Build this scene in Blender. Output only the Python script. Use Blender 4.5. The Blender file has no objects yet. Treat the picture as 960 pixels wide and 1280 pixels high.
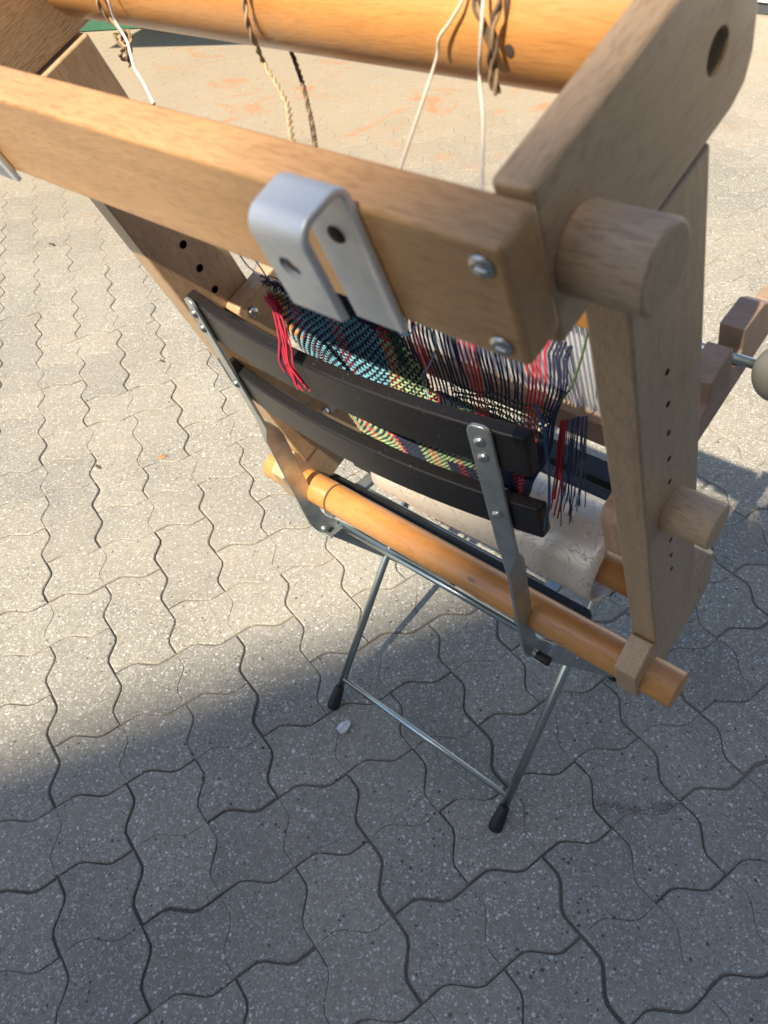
import bpy, bmesh, math, random
from mathutils import Vector, Matrix, Euler
random.seed(7)
SC = bpy.context.scene
COL = SC.collection
R = math.radians

# ------------------------------------------------------------------ camera
CAMP = Vector((0.44108149, -0.4201506, 1.14915939))
RX = Vector((0.75306418, 0.65230486, -0.08598092))
RY = Vector((0.41238601, -0.56978172, -0.71083512))
RZ = Vector((-0.51267156, 0.49984714, -0.6980836))
cd = bpy.data.cameras.new('camera')
cd.sensor_fit = 'VERTICAL'; cd.sensor_height = 36.0
cd.lens = 976.3157 / 1280 * 36
cd.clip_start = 0.02; cd.clip_end = 600
cd.dof.use_dof = True; cd.dof.focus_distance = 1.15; cd.dof.aperture_fstop = 14
cam = bpy.data.objects.new('camera', cd); COL.objects.link(cam)
m = Matrix((RX, -RY, -RZ)).transposed().to_4x4(); m.translation = CAMP
cam.matrix_world = m
SC.camera = cam

# ------------------------------------------------------------------ light
SUN = Vector((-0.12, 0.912, -1.0)).normalized()       # the way the light travels
elev = math.asin(-SUN.z); az = math.atan2(-SUN.x, -SUN.y)   # towards the sun, clockwise from +Y
w = bpy.data.worlds.new('World'); SC.world = w; w.use_nodes = True
nt = w.node_tree; bg = nt.nodes['Background']
sky = nt.nodes.new('ShaderNodeTexSky'); sky.sky_type = 'NISHITA'; sky.sun_disc = False
sky.sun_elevation = elev; sky.sun_rotation = az
nt.links.new(sky.outputs[0], bg.inputs[0]); bg.inputs[1].default_value = 0.105
sl = bpy.data.lights.new('sun', 'SUN'); sl.energy = 5.0; sl.angle = R(0.53); sl.color = (1.0, 0.89, 0.71)
so = bpy.data.objects.new('sun', sl); COL.objects.link(so)
so.rotation_euler = SUN.to_track_quat('-Z', 'Y').to_euler()
SC.view_settings.view_transform = 'Standard'; SC.view_settings.look = 'None'
SC.view_settings.exposure = 0.95; SC.view_settings.gamma = 1.0

# ------------------------------------------------------------------ helpers
def link(o, parent=None):
    COL.objects.link(o)
    if parent: o.parent = parent
    return o
def empty(name, loc=(0, 0, 0), rot=(0, 0, 0)):
    o = bpy.data.objects.new(name, None); o.location = loc; o.rotation_euler = rot
    o.empty_display_size = 0.05
    return link(o)
def tag(o, label=None, cat=None, group=None, kind=None):
    if label: o['label'] = label
    if cat: o['category'] = cat
    if group: o['group'] = group
    if kind: o['kind'] = kind
    return o
def mesh(name, verts, faces, mat, parent=None, smooth=False, bev=0.0, seg=2):
    bm = bmesh.new()
    vs = [bm.verts.new(v) for v in verts]
    for f in faces:
        try: bm.faces.new([vs[i] for i in f])
        except ValueError: pass
    return bmobj(name, bm, mat, parent, smooth, bev, seg)
def bmobj(name, bm, mat, parent=None, smooth=False, bev=0.0, seg=2, ang=25):
    bmesh.ops.recalc_face_normals(bm, faces=bm.faces)
    if bev > 0:
        es = [e for e in bm.edges if len(e.link_faces) == 2 and e.calc_face_angle(0) > R(ang)]
        bmesh.ops.bevel(bm, geom=es, offset=bev, segments=seg, profile=0.5, affect='EDGES', clamp_overlap=True)
    me = bpy.data.meshes.new(name)
    if smooth:
        for f in bm.faces: f.smooth = True
    bm.to_mesh(me); bm.free()
    if mat: me.materials.append(mat)
    o = bpy.data.objects.new(name, me)
    if smooth:
        wn = o.modifiers.new('normals', 'WEIGHTED_NORMAL'); wn.mode = 'FACE_AREA'; wn.weight = 100
    return link(o, parent)
def box_bm(bm, x0, x1, y0, y1, z0, z1):
    v = [bm.verts.new(p) for p in ((x0,y0,z0),(x1,y0,z0),(x1,y1,z0),(x0,y1,z0),(x0,y0,z1),(x1,y0,z1),(x1,y1,z1),(x0,y1,z1))]
    for f in ((0,1,2,3),(4,5,6,7),(0,1,5,4),(1,2,6,5),(2,3,7,6),(3,0,4,7)): bm.faces.new([v[i] for i in f])
def box(name, x0, x1, y0, y1, z0, z1, mat, parent=None, bev=0.0, seg=2):
    bm = bmesh.new(); box_bm(bm, x0, x1, y0, y1, z0, z1)
    return bmobj(name, bm, mat, parent, bev > 0, bev, seg)
def prism(name, poly, x0, x1, mat, parent=None, bev=0.002, seg=2):   # polygon in (y, z) swept along x
    bm = bmesh.new()
    a = [bm.verts.new((x0, p[0], p[1])) for p in poly]; b = [bm.verts.new((x1, p[0], p[1])) for p in poly]
    bm.faces.new(a); bm.faces.new(b); n = len(poly)
    for i in range(n): bm.faces.new((a[i], a[(i+1) % n], b[(i+1) % n], b[i]))
    return bmobj(name, bm, mat, parent, True, bev, seg)
def tube_bm(bm, pts, r, n=10, cap=True, rfun=None, twist=0.0):
    pts = [Vector(p) for p in pts]; rings = []
    up = Vector((0.13, 0.21, 0.97)).normalized(); last = None
    for i, p in enumerate(pts):
        t = (pts[min(i+1, len(pts)-1)] - pts[max(i-1, 0)]).normalized()
        if last is None:
            u = t.cross(up)
            if u.length < 1e-3: u = t.cross(Vector((1, 0, 0)))
            u.normalize()
        else:
            u = (last - t * last.dot(t)).normalized()
        last = u; v = t.cross(u); rr = rfun(i / max(1, len(pts)-1)) * r if rfun else r
        rings.append([bm.verts.new(p + (u*math.cos(2*math.pi*k/n + twist*i) + v*math.sin(2*math.pi*k/n + twist*i)) * rr) for k in range(n)])
    for a, b in zip(rings, rings[1:]):
        for k in range(n):
            f = bm.faces.new((a[k], a[(k+1) % n], b[(k+1) % n], b[k])); f.smooth = True
    if cap:
        bm.faces.new(rings[0]); bm.faces.new(rings[-1])
    return rings
def tube(name, pts, r, mat, parent=None, n=12, bev=0.0, rfun=None):
    bm = bmesh.new(); tube_bm(bm, pts, r, n, True, rfun)
    if bev > 0:
        bmesh.ops.recalc_face_normals(bm, faces=bm.faces)
        es = [e for e in bm.edges if len(e.link_faces) == 2 and e.calc_face_angle(0) > R(50)]
        bmesh.ops.bevel(bm, geom=es, offset=bev, segments=2, profile=0.5, affect='EDGES', clamp_overlap=True)
    bmesh.ops.recalc_face_normals(bm, faces=bm.faces)
    me = bpy.data.meshes.new(name); bm.to_mesh(me); bm.free(); me.materials.append(mat)
    return link(bpy.data.objects.new(name, me), parent)
def smooth_path(pts, k=6):
    P = [Vector(p) for p in pts]; out = []
    for i in range(len(P)-1):
        a = P[max(i-1, 0)]; b = P[i]; c = P[i+1]; d = P[min(i+2, len(P)-1)]
        for j in range(k):
            t = j / k
            out.append(0.5*((2*b) + (c-a)*t + (2*a-5*b+4*c-d)*t*t + (3*b-a-3*c+d)*t**3))
    out.append(P[-1]); return out
def loft(name, secs, mat, parent=None, bev=0.0, seg=2, ang=40):
    bm = bmesh.new(); rings = [[bm.verts.new(p) for p in s] for s in secs]; n = len(secs[0])
    for a, b in zip(rings, rings[1:]):
        for k in range(n): bm.faces.new((a[k], a[(k+1) % n], b[(k+1) % n], b[k]))
    bm.faces.new(rings[0]); bm.faces.new(rings[-1])
    return bmobj(name, bm, mat, parent, True, bev, seg, ang)

# ------------------------------------------------------------------ materials
def newmat(name):
    m = bpy.data.materials.new(name); m.use_nodes = True
    nt = m.node_tree; b = nt.nodes['Principled BSDF']
    return m, nt, b
def N(nt, typ, **kw):
    n = nt.nodes.new(typ)
    for k, v in kw.items():
        if hasattr(n, k): setattr(n, k, v)
    return n
def ramp(nt, src, stops, interp='LINEAR'):
    r = nt.nodes.new('ShaderNodeValToRGB'); r.color_ramp.interpolation = interp
    el = r.color_ramp.elements
    while len(el) < len(stops): el.new(0.5)
    for e, (p, c) in zip(el, stops): e.position = p; e.color = (*c, 1) if len(c) == 3 else c
    nt.links.new(src, r.inputs[0]); return r
def noise(nt, vec, scale, detail=3, rough=0.5, dist=0.0):
    n = nt.nodes.new('ShaderNodeTexNoise'); n.inputs['Scale'].default_value = scale
    n.inputs['Detail'].default_value = detail; n.inputs['Roughness'].default_value = rough
    n.inputs['Distortion'].default_value = dist
    if vec: nt.links.new(vec, n.inputs['Vector'])
    return n
def mapping(nt, scale=(1, 1, 1), rot=(0, 0, 0), kind='Object'):
    tc = nt.nodes.new('ShaderNodeTexCoord'); mp = nt.nodes.new('ShaderNodeMapping')
    mp.inputs['Scale'].default_value = scale; mp.inputs['Rotation'].default_value = rot
    nt.links.new(tc.outputs[kind], mp.inputs[0]); return mp.outputs[0]
def mixc(nt, fac, a, b, mode='MIX'):
    m = nt.nodes.new('ShaderNodeMix'); m.data_type = 'RGBA'; m.blend_type = mode
    if isinstance(fac, (int, float)): m.inputs[0].default_value = fac
    else: nt.links.new(fac, m.inputs[0])
    for s, i in ((a, 6), (b, 7)):
        if isinstance(s, tuple): m.inputs[i].default_value = (*s, 1)
        else: nt.links.new(s, m.inputs[i])
    return m.outputs[2]
def bump(nt, b, h, strength=0.3, dist=0.001):
    n = nt.nodes.new('ShaderNodeBump'); n.inputs['Strength'].default_value = strength
    n.inputs['Distance'].default_value = dist
    nt.links.new(h, n.inputs['Height']); nt.links.new(n.outputs[0], b.inputs['Normal'])
def wood(name, axis, light, dark, rough=0.38, flecks=0.5, coat=0.25):
    m, nt, b = newmat(name)
    sc = [60, 60, 60]; sc[axis] = 3.0
    v = mapping(nt, tuple(sc)); n1 = noise(nt, v, 1.0, 5, 0.6, 0.6)
    sc2 = [14, 14, 14]; sc2[axis] = 1.6
    v2 = mapping(nt, tuple(sc2)); n2 = noise(nt, v2, 1.0, 3, 0.55, 1.6)
    sc3 = [900, 900, 900]; sc3[axis] = 110
    v3 = mapping(nt, tuple(sc3)); n3 = noise(nt, v3, 1.0, 2, 0.5)
    c1 = ramp(nt, n1.outputs[0], [(0.3, dark), (0.72, light)])
    wv = nt.nodes.new('ShaderNodeMath'); wv.operation = 'MULTIPLY'; wv.inputs[1].default_value = 9.0
    nt.links.new(n2.outputs[0], wv.inputs[0])
    fr = nt.nodes.new('ShaderNodeMath'); fr.operation = 'FRACT'; nt.links.new(wv.outputs[0], fr.inputs[0])
    ring = ramp(nt, fr.outputs[0], [(0.0, (0.88, 0.86, 0.83)), (0.2, (1, 1, 1)), (0.85, (1, 1, 1)), (1.0, (0.90, 0.88, 0.85))])
    c2 = mixc(nt, 0.75, c1.outputs[0], ring.outputs[0], 'MULTIPLY')
    fl = ramp(nt, n3.outputs[0], [(0.50, (1, 1, 1)), (0.66, (0.58, 0.50, 0.42))])
    c3 = mixc(nt, flecks, c2, fl.outputs[0], 'MULTIPLY')
    sp = noise(nt, mapping(nt), 11.0, 5, 0.65, 0.5)
    st = ramp(nt, sp.outputs[0], [(0.33, (0.86, 0.84, 0.82)), (0.5, (0.98, 0.97, 0.96)), (0.66, (1.08, 1.05, 1.0))])
    c4 = mixc(nt, 0.8, c3, st.outputs[0], 'MULTIPLY')
    # small dents and handling marks
    vo = nt.nodes.new('ShaderNodeTexVoronoi'); vo.inputs['Scale'].default_value = 1.0
    scd = [26, 26, 26]; scd[axis] = 11
    nt.links.new(mapping(nt, tuple(scd)), vo.inputs['Vector'])
    dm = ramp(nt, vo.outputs['Distance'], [(0.0, (0.45, 0.42, 0.40)), (0.055, (0.62, 0.58, 0.55)), (0.085, (1, 1, 1))])
    dn = noise(nt, mapping(nt), 17, 2, 0.5); dg_ = ramp(nt, dn.outputs[0], [(0.55, (0, 0, 0)), (0.60, (1, 1, 1))])
    c4 = mixc(nt, dg_.outputs[0], c4, mixc(nt, 1.0, c4, dm.outputs[0], 'MULTIPLY'))
    nt.links.new(c4, b.inputs['Base Color'])
    rr = ramp(nt, sp.outputs[0], [(0.3, (rough-0.07,)*3), (0.7, (rough+0.12,)*3)])
    nt.links.new(rr.outputs[0], b.inputs['Roughness'])
    b.inputs['Coat Weight'].default_value = coat; b.inputs['Coat Roughness'].default_value = 0.3
    bump(nt, b, n3.outputs[0], 0.25, 0.0006)
    return m
BL_, BD_ = (0.54, 0.315, 0.142), (0.45, 0.245, 0.10)
GL_, GD_ = (0.53, 0.37, 0.225), (0.44, 0.29, 0.165)  # greyer beech for the side frames, the shade's cool cast put into the colour
woodX = wood('beech_grain_along_x', 0, BL_, BD_)
woodY = wood('beech_grain_along_y', 1, GL_, GD_)
woodZ = wood('beech_grain_along_z', 2, GL_, GD_)
woodP = wood('pale_beech_dowel', 0, (0.58, 0.42, 0.28), (0.49, 0.34, 0.21), 0.5, 0.6, 0.05)
woodO = wood('orange_lacquered_dowel', 0, (0.62, 0.30, 0.095), (0.54, 0.235, 0.065), 0.3, 0.35, 0.4)
woodF = wood('fir_roller', 0, (0.64, 0.315, 0.10), (0.56, 0.25, 0.07), 0.3, 0.3, 0.4)
woodK = wood('pale_block', 2, (0.56, 0.36, 0.22), (0.46, 0.27, 0.15), 0.55, 0.5, 0.0)
woodR = wood('reddish_frame', 0, (0.44, 0.31, 0.225), (0.36, 0.245, 0.17), 0.5, 0.4, 0.05)
def metal(name, col, rough, metallic=1.0, blot=0.15, scale=40, rustc=None):
    m, nt, b = newmat(name)
    n = noise(nt, mapping(nt), scale, 5, 0.65)
    c = ramp(nt, n.outputs[0], [(0.3, tuple(x*(1-blot) for x in col)), (0.7, col)])
    rs = noise(nt, mapping(nt), 260, 4, 0.7); rm = ramp(nt, rs.outputs[0], [(0.66, (0, 0, 0)), (0.72, (1, 1, 1))])
    cc_ = mixc(nt, rm.outputs[0], c.outputs[0], rustc) if rustc else c.outputs[0]
    nt.links.new(cc_, b.inputs['Base Color']); b.inputs['Metallic'].default_value = metallic
    rr = ramp(nt, n.outputs[0], [(0.3, (rough+0.1,)*3), (0.7, (rough,)*3)])
    nt.links.new(rr.outputs[0], b.inputs['Roughness'])
    n2 = noise(nt, mapping(nt), scale*12, 2, 0.5); bump(nt, b, n2.outputs[0], 0.12, 0.0004)
    return m
galv = metal('galvanised_steel', (0.56, 0.60, 0.59), 0.36, 0.85, 0.3, 40, (0.20, 0.12, 0.07))
tubem = metal('zinc_tube', (0.55, 0.61, 0.60), 0.26, 1.0, 0.2)
alu = metal('aluminium_hook', (0.76, 0.78, 0.79), 0.46, 0.6, 0.14, 90, (0.42, 0.41, 0.40))
screwm = metal('screw_steel', (0.60, 0.60, 0.58), 0.25, 1.0, 0.3, 300)
def plain(name, col, rough=0.5, var=0.15, scale=30, spec=0.5, bmp=0.1, bscale=400):
    m, nt, b = newmat(name)
    n = noise(nt, mapping(nt), scale, 4, 0.6)
    c = ramp(nt, n.outputs[0], [(0.3, tuple(x*(1-var) for x in col)), (0.7, tuple(min(1, x*(1+var)) for x in col))])
    nt.links.new(c.outputs[0], b.inputs['Base Color']); b.inputs['Roughness'].default_value = rough
    b.inputs['Specular IOR Level'].default_value = spec
    if bmp: n2 = noise(nt, mapping(nt), bscale, 2, 0.5); bump(nt, b, n2.outputs[0], bmp, 0.0005)
    return m
def slatmat():
    m, nt, b = newmat('black_brown_slat')
    v = mapping(nt, (2, 80, 80)); n = noise(nt, v, 1.0, 5, 0.6)
    c = ramp(nt, n.outputs[0], [(0.3, (0.011, 0.0105, 0.011)), (0.75, (0.019, 0.017, 0.0165))])
    d = noise(nt, mapping(nt), 420, 2, 0.5); dd = ramp(nt, d.outputs[0], [(0.70, (0, 0, 0)), (0.76, (1, 1, 1))])
    cc = mixc(nt, dd.outputs[0], c.outputs[0], (0.16, 0.15, 0.14))
    nt.links.new(cc, b.inputs['Base Color']); b.inputs['Roughness'].default_value = 0.34; b.inputs['Specular IOR Level'].default_value = 0.32
    bump(nt, b, n.outputs[0], 0.2, 0.0006); return m
slatm = slatmat()
rubber = plain('black_rubber', (0.018, 0.018, 0.02), 0.6, 0.2)
groovem = plain('dark_groove', (0.075, 0.045, 0.028), 0.9, 0.1, bmp=0)

# paving
def paver_mat(name='concrete_paver', tone=1.0):
    m, nt, b = newmat(name)
    geo = nt.nodes.new('ShaderNodeNewGeometry'); pos = geo.outputs['Position']
    oi = nt.nodes.new('ShaderNodeObjectInfo')
    base = noise(nt, pos, 3.0, 5, 0.6); fine = noise(nt, pos, 700, 3, 0.7); mid = noise(nt, pos, 90, 4, 0.65)
    c0 = ramp(nt, base.outputs[0], [(0.3, (0.235, 0.228, 0.198)), (0.7, (0.320, 0.306, 0.262))])
    cf = ramp(nt, fine.outputs[0], [(0.3, (0.72, 0.72, 0.73)), (0.7, (1.24, 1.22, 1.19))])
    c1 = mixc(nt, 1.0, c0.outputs[0], cf.outputs[0], 'MULTIPLY')
    cm = ramp(nt, mid.outputs[0], [(0.3, (0.84, 0.83, 0.83)), (0.7, (1.12, 1.12, 1.10))])
    c2 = mixc(nt, 1.0, c1, cm.outputs[0], 'MULTIPLY')
    def flecks(scale, cut, colr, prev, thr=0.6):
        v = nt.nodes.new('ShaderNodeTexVoronoi'); v.inputs['Scale'].default_value = scale; v.inputs['Randomness'].default_value = 1
        wp = noise(nt, pos, scale*1.7, 1, 0.5)
        add = nt.nodes.new('ShaderNodeMix'); add.data_type = 'VECTOR'; add.inputs[0].default_value = 0.004
        nt.links.new(pos, add.inputs[4]); nt.links.new(wp.outputs[1], add.inputs[5])
        nt.links.new(add.outputs[1], v.inputs['Vector'])
        s = nt.nodes.new('ShaderNodeSeparateColor'); nt.links.new(v.outputs['Color'], s.inputs[0])
        lim = nt.nodes.new('ShaderNodeMath'); lim.operation = 'MULTIPLY'; lim.inputs[1].default_value = cut
        nt.links.new(s.outputs[1], lim.inputs[0])
        sel = nt.nodes.new('ShaderNodeMath'); sel.operation = 'LESS_THAN'; nt.links.new(v.outputs['Distance'], sel.inputs[0]); nt.links.new(lim.outputs[0], sel.inputs[1])
        g = nt.nodes.new('ShaderNodeMath'); g.operation = 'GREATER_THAN'; g.inputs[1].default_value = thr; nt.links.new(s.outputs[0], g.inputs[0])
        mm = nt.nodes.new('ShaderNodeMath'); mm.operation = 'MULTIPLY'; nt.links.new(sel.outputs[0], mm.inputs[0]); nt.links.new(g.outputs[0], mm.inputs[1])
        return mixc(nt, mm.outputs[0], prev, colr)
    c3 = flecks(330, 0.62, (0.42, 0.395, 0.36), c2, 0.45)
    c3 = flecks(300, 0.50, (0.15, 0.14, 0.135), c3, 0.72)
    c3 = flecks(230, 0.50, (0.50, 0.48, 0.45), c3, 0.66)
    c3 = flecks(170, 0.42, (0.60, 0.58, 0.55), c3, 0.82)
    c3 = flecks(130, 0.34, (0.10, 0.095, 0.095), c3, 0.86)
    c3 = flecks(70, 0.26, (0.62, 0.60, 0.57), c3, 0.93)
    c3 = flecks(55, 0.16, (0.06, 0.06, 0.06), c3, 0.93)
    rnd = ramp(nt, oi.outputs['Random'], [(0, (0.89, 0.895, 0.91)), (0.5, (1.0, 0.995, 0.99)), (1, (1.08, 1.065, 1.05))])
    c4 = mixc(nt, 1.0, c3, rnd.outputs[0], 'MULTIPLY')
    # dusty, sandy wear and a few rust coloured stains of their own shape
    big = noise(nt, pos, 1.1, 4, 0.6, 0.8); bf = ramp(nt, big.outputs[0], [(0.50, (0, 0, 0)), (0.72, (1, 1, 1))])
    c5 = mixc(nt, bf.outputs[0], c4, (0.40, 0.335, 0.265)); 
    sep = nt.nodes.new('ShaderNodeSeparateXYZ'); nt.links.new(pos, sep.inputs[0])
    c6 = mixc(nt, 0.35, c4, c5)
    rust = noise(nt, pos, 3.2, 5, 0.65, 1.0); rf = ramp(nt, rust.outputs[0], [(0.56, (0, 0, 0)), (0.66, (1, 1, 1))])
    # spilt sand and rust lie in one patch of the yard, beyond the loom
    vd = nt.nodes.new('ShaderNodeVectorMath'); vd.operation = 'DISTANCE'; vd.inputs[1].default_value = (-2.5, 2.6, 0)
    wob = nt.nodes.new('ShaderNodeMix'); wob.data_type = 'VECTOR'; wob.inputs[0].default_value = 0.25
    wn_ = noise(nt, pos, 1.6, 4, 0.6); nt.links.new(pos, wob.inputs[4]); nt.links.new(wn_.outputs[1], wob.inputs[5]); nt.links.new(wob.outputs[1], vd.inputs[0])
    far = nt.nodes.new('ShaderNodeMapRange'); far.inputs[1].default_value = 2.3; far.inputs[2].default_value = 1.5
    nt.links.new(vd.outputs['Value'], far.inputs[0])
    sandn = noise(nt, pos, 14, 5, 0.7); sr = ramp(nt, sandn.outputs[0], [(0.3, (0.40, 0.40, 0.40)), (0.65, (0.85, 0.85, 0.85))])
    sm = nt.nodes.new('ShaderNodeMath'); sm.operation = 'MULTIPLY'; nt.links.new(far.outputs[0], sm.inputs[0]); nt.links.new(sr.outputs[0], sm.inputs[1])
    c6 = mixc(nt, sm.outputs[0], c6, (0.37, 0.285, 0.185))
    fm = nt.nodes.new('ShaderNodeMath'); fm.operation = 'MULTIPLY'; nt.links.new(far.outputs[0], fm.inputs[0]); nt.links.new(rf.outputs[0], fm.inputs[1])
    fm2 = nt.nodes.new('ShaderNodeMath'); fm2.operation = 'MULTIPLY'; fm2.inputs[1].default_value = 0.85; nt.links.new(fm.outputs[0], fm2.inputs[0])
    c7 = mixc(nt, fm2.outputs[0], c6, (0.42, 0.21, 0.105))
    nt.links.new(c7, b.inputs['Base Color'])
    b.inputs['Roughness'].default_value = 0.82; b.inputs['Specular IOR Level'].default_value = 0.35
    ba = nt.nodes.new('ShaderNodeMath'); ba.operation = 'ADD'
    nt.links.new(fine.outputs[0], ba.inputs[0]); nt.links.new(mid.outputs[0], ba.inputs[1])
    bump(nt, b, ba.outputs[0], 0.5, 0.0016)
    return m
pavm = paver_mat()
def jointmat():
    m, nt, b = newmat('joint_sand')
    geo = nt.nodes.new('ShaderNodeNewGeometry'); pos = geo.outputs['Position']
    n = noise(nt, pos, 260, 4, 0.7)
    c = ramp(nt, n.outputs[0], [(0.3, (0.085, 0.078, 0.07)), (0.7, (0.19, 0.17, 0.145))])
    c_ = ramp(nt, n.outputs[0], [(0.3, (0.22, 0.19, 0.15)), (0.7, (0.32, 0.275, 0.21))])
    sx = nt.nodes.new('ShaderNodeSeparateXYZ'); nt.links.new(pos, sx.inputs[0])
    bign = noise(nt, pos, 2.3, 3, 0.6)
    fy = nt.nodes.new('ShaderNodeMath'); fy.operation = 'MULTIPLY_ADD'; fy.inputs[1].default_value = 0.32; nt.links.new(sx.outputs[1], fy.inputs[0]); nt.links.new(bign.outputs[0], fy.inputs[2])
    fr_ = ramp(nt, fy.outputs[0], [(0.42, (0, 0, 0)), (0.85, (1, 1, 1))])   # lightens with y: sand, plus the paler look of sunlit joints as colour
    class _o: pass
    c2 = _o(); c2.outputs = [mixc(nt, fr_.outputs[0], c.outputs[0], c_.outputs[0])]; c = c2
    nt.links.new(c.outputs[0], b.inputs['Base Color']); b.inputs['Roughness'].default_value = 0.95
    bump(nt, b, n.outputs[0], 0.6, 0.003); return m
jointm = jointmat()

# ------------------------------------------------------------------ the ground
S = 0.1125
TOP = 0.0
def sm(a, b, x):
    t = min(1, max(0, (x-a)/(b-a))); return t*t*(3-2*t)
def bed(x, y):      # fill rises with y to soften the sunlit joints, fullest in the sand patch
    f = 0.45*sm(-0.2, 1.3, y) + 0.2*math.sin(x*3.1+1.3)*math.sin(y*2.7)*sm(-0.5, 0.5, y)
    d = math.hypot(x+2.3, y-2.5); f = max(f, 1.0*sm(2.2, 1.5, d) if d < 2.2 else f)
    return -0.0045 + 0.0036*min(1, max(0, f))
def cuts(lo, hi, a, b, st):
    v = [lo]; x = a
    while x <= b: v.append(round(x, 3)); x += st
    return v + [hi]
gxs = cuts(-60, 60, -7, 3, 0.125); gys = cuts(-60, 60, -2, 6, 0.125)
gv = [(x, y, bed(x, y)) for y in gys for x in gxs]; nx_ = len(gxs)
gf = [(b*nx_+a, b*nx_+a+1, (b+1)*nx_+a+1, (b+1)*nx_+a) for b in range(len(gys)-1) for a in range(nx_-1)]
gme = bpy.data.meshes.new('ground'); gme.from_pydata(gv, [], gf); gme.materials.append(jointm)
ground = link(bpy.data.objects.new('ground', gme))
tag(ground, 'sandy bed under the interlocking grey concrete paving', None, None, 'structure')
GX = Vector((0.50260829, 0.86451426, 0)) * S      # world step for one cell in +i
GY = Vector((-0.86451426, 0.50260829, 0)) * S     # world step for one cell in -j
def gw(i, j):   # grid node -> world
    g = Vector((i - 4.88, -j + 1.172))
    return Vector((0.50260829*g.x - 0.86451426*g.y, 0.86451426*g.x + 0.50260829*g.y, 0)) * S
EDGE = [(0.0, 0.0), (0.13, 0.042), (0.27, 0.082), (0.37, 0.066), (0.5, 0.0), (0.63, -0.066), (0.73, -0.082), (0.87, -0.042)]
def hedge(i, j, back=False):   # from node (i,j) to (i+1,j) as local (x, y) with y = -j
    pts = [(i + t, -j + o) for t, o in EDGE] + [(i + 1.0, -j)]
    return pts[::-1] if back else pts
def vedge(i, j, back=False):   # from node (i,j) to (i,j+1)
    pts = [(i + o, -(j + t)) for t, o in EDGE] + [(i, -(j + 1.0))]
    return pts[::-1] if back else pts
def cell_outline(i, j):
    P = []
    for e in (hedge(i, j), vedge(i+1, j), hedge(i, j+1, True), vedge(i, j, True)): P += e[:-1]
    return P
def inset(P, d):
    n = len(P); out = []
    for k in range(n):
        a = Vector(P[k-1]); b = Vector(P[k]); c = Vector(P[(k+1) % n])
        t1 = (b-a).normalized(); t2 = (c-b).normalized()
        n1 = Vector((t1.y, -t1.x)); n2 = Vector((t2.y, -t2.x)); nn = (n1+n2).normalized()
        out.append(b + nn * d / max(0.5, nn.dot(n1)))
    return out
def paver_geom(kind, lod=0):
    cells = [(0, 0), (1, 0)] if kind == 'H' else [(0, 0), (0, 1)]
    verts, faces = [], []
    if kind == 'H': P = hedge(0,0)[:-1] + hedge(1,0)[:-1] + vedge(2,0)[:-1] + hedge(1,1,True)[:-1] + hedge(0,1,True)[:-1] + vedge(0,0,True)[:-1]
    else: P = hedge(0,0)[:-1] + vedge(1,0)[:-1] + vedge(1,1)[:-1] + hedge(0,2,True)[:-1] + vedge(0,1,True)[:-1] + vedge(0,0,True)[:-1]
    if lod: P = [p for k, p in enumerate(P) if k % 8 in (0, 2, 6)]
    rings = [(0.0115, -0.006), (0.0115, -0.0018), (0.028, 0.0)]   # joint half width, chamfer
    if lod: rings = [(-0.0015, -0.0013), (0.010, 0.0)]
    n = len(P)
    for d, z in rings:
        for p in inset(P, d): verts.append((p.x*S, p.y*S, z))
    for r in range(len(rings)-1):
        for k in range(n): faces.append((r*n+k, r*n+(k+1) % n, (r+1)*n+(k+1) % n, (r+1)*n+k))
    top = [(len(rings)-1)*n + k for k in range(n)]
    if lod: faces.append(tuple(top))
    else:
        # the dummy joint across the middle is a shallow V groove
        if kind == 'H': a, b = 8, 8*4
        else: a, b = 8*2, 8*5
        E = vedge(1, 0) if kind == 'H' else hedge(0, 1, True)
        mid = [Vector(p) for p in E[1:-1]]
        first = top[a:b+1]; second = top[b:] + top[:a+1]
        va = Vector(verts[top[a]]); vb = Vector(verts[top[b]])
        g = 0.0011
        L, M_, Rr = [], [], []
        tdir = (vb - va).normalized(); nd = Vector((-tdir.y, tdir.x, 0))
        for p in mid:
            q = Vector((p.x*S, p.y*S, 0))
            L.append(len(verts)); verts.append(tuple(q + nd*g)); 
            M_.append(len(verts)); verts.append((q.x, q.y, -0.0016))
            Rr.append(len(verts)); verts.append(tuple(q - nd*g))
        # which side 'first' lies on
        cen = sum((Vector(verts[v]) for v in first), Vector()) / len(first)
        s1, s2 = (L, Rr) if (cen - va).dot(nd) > 0 else (Rr, L)
        faces.append(tuple(first + s1[::-1]))
        faces.append(tuple(second + s2))
        va_i, vb_i = top[a], top[b]
        chainM = [va_i] + M_ + [vb_i]
        for sidec in (s1, s2):
            ch = [va_i] + sidec + [vb_i]
            for k in range(len(ch)-1):
                f = [ch[k], ch[k+1], chainM[k+1], chainM[k]]
                f2 = []
                for x in f:
                    if x not in f2: f2.append(x)
                if len(f2) >= 3: faces.append(tuple(f2))
    return verts, faces
def paver_mesh(kind):
    v, f = paver_geom(kind); bm = bmesh.new(); vs = [bm.verts.new(p) for p in v]
    for q in f:
        try: bm.faces.new([vs[i] for i in q])
        except ValueError: pass
    bmesh.ops.recalc_face_normals(bm, faces=bm.faces)
    up = sum(fc.normal.z * fc.calc_area() for fc in bm.faces)
    if up < 0: bmesh.ops.reverse_faces(bm, faces=bm.faces)
    me = bpy.data.meshes.new('paver'); bm.to_mesh(me); bm.free(); me.materials.append(pavm); return me
PM = {'H': paver_mesh('H'), 'V': paver_mesh('V')}
ANG = math.atan2(0.86451426, 0.50260829)
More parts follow.
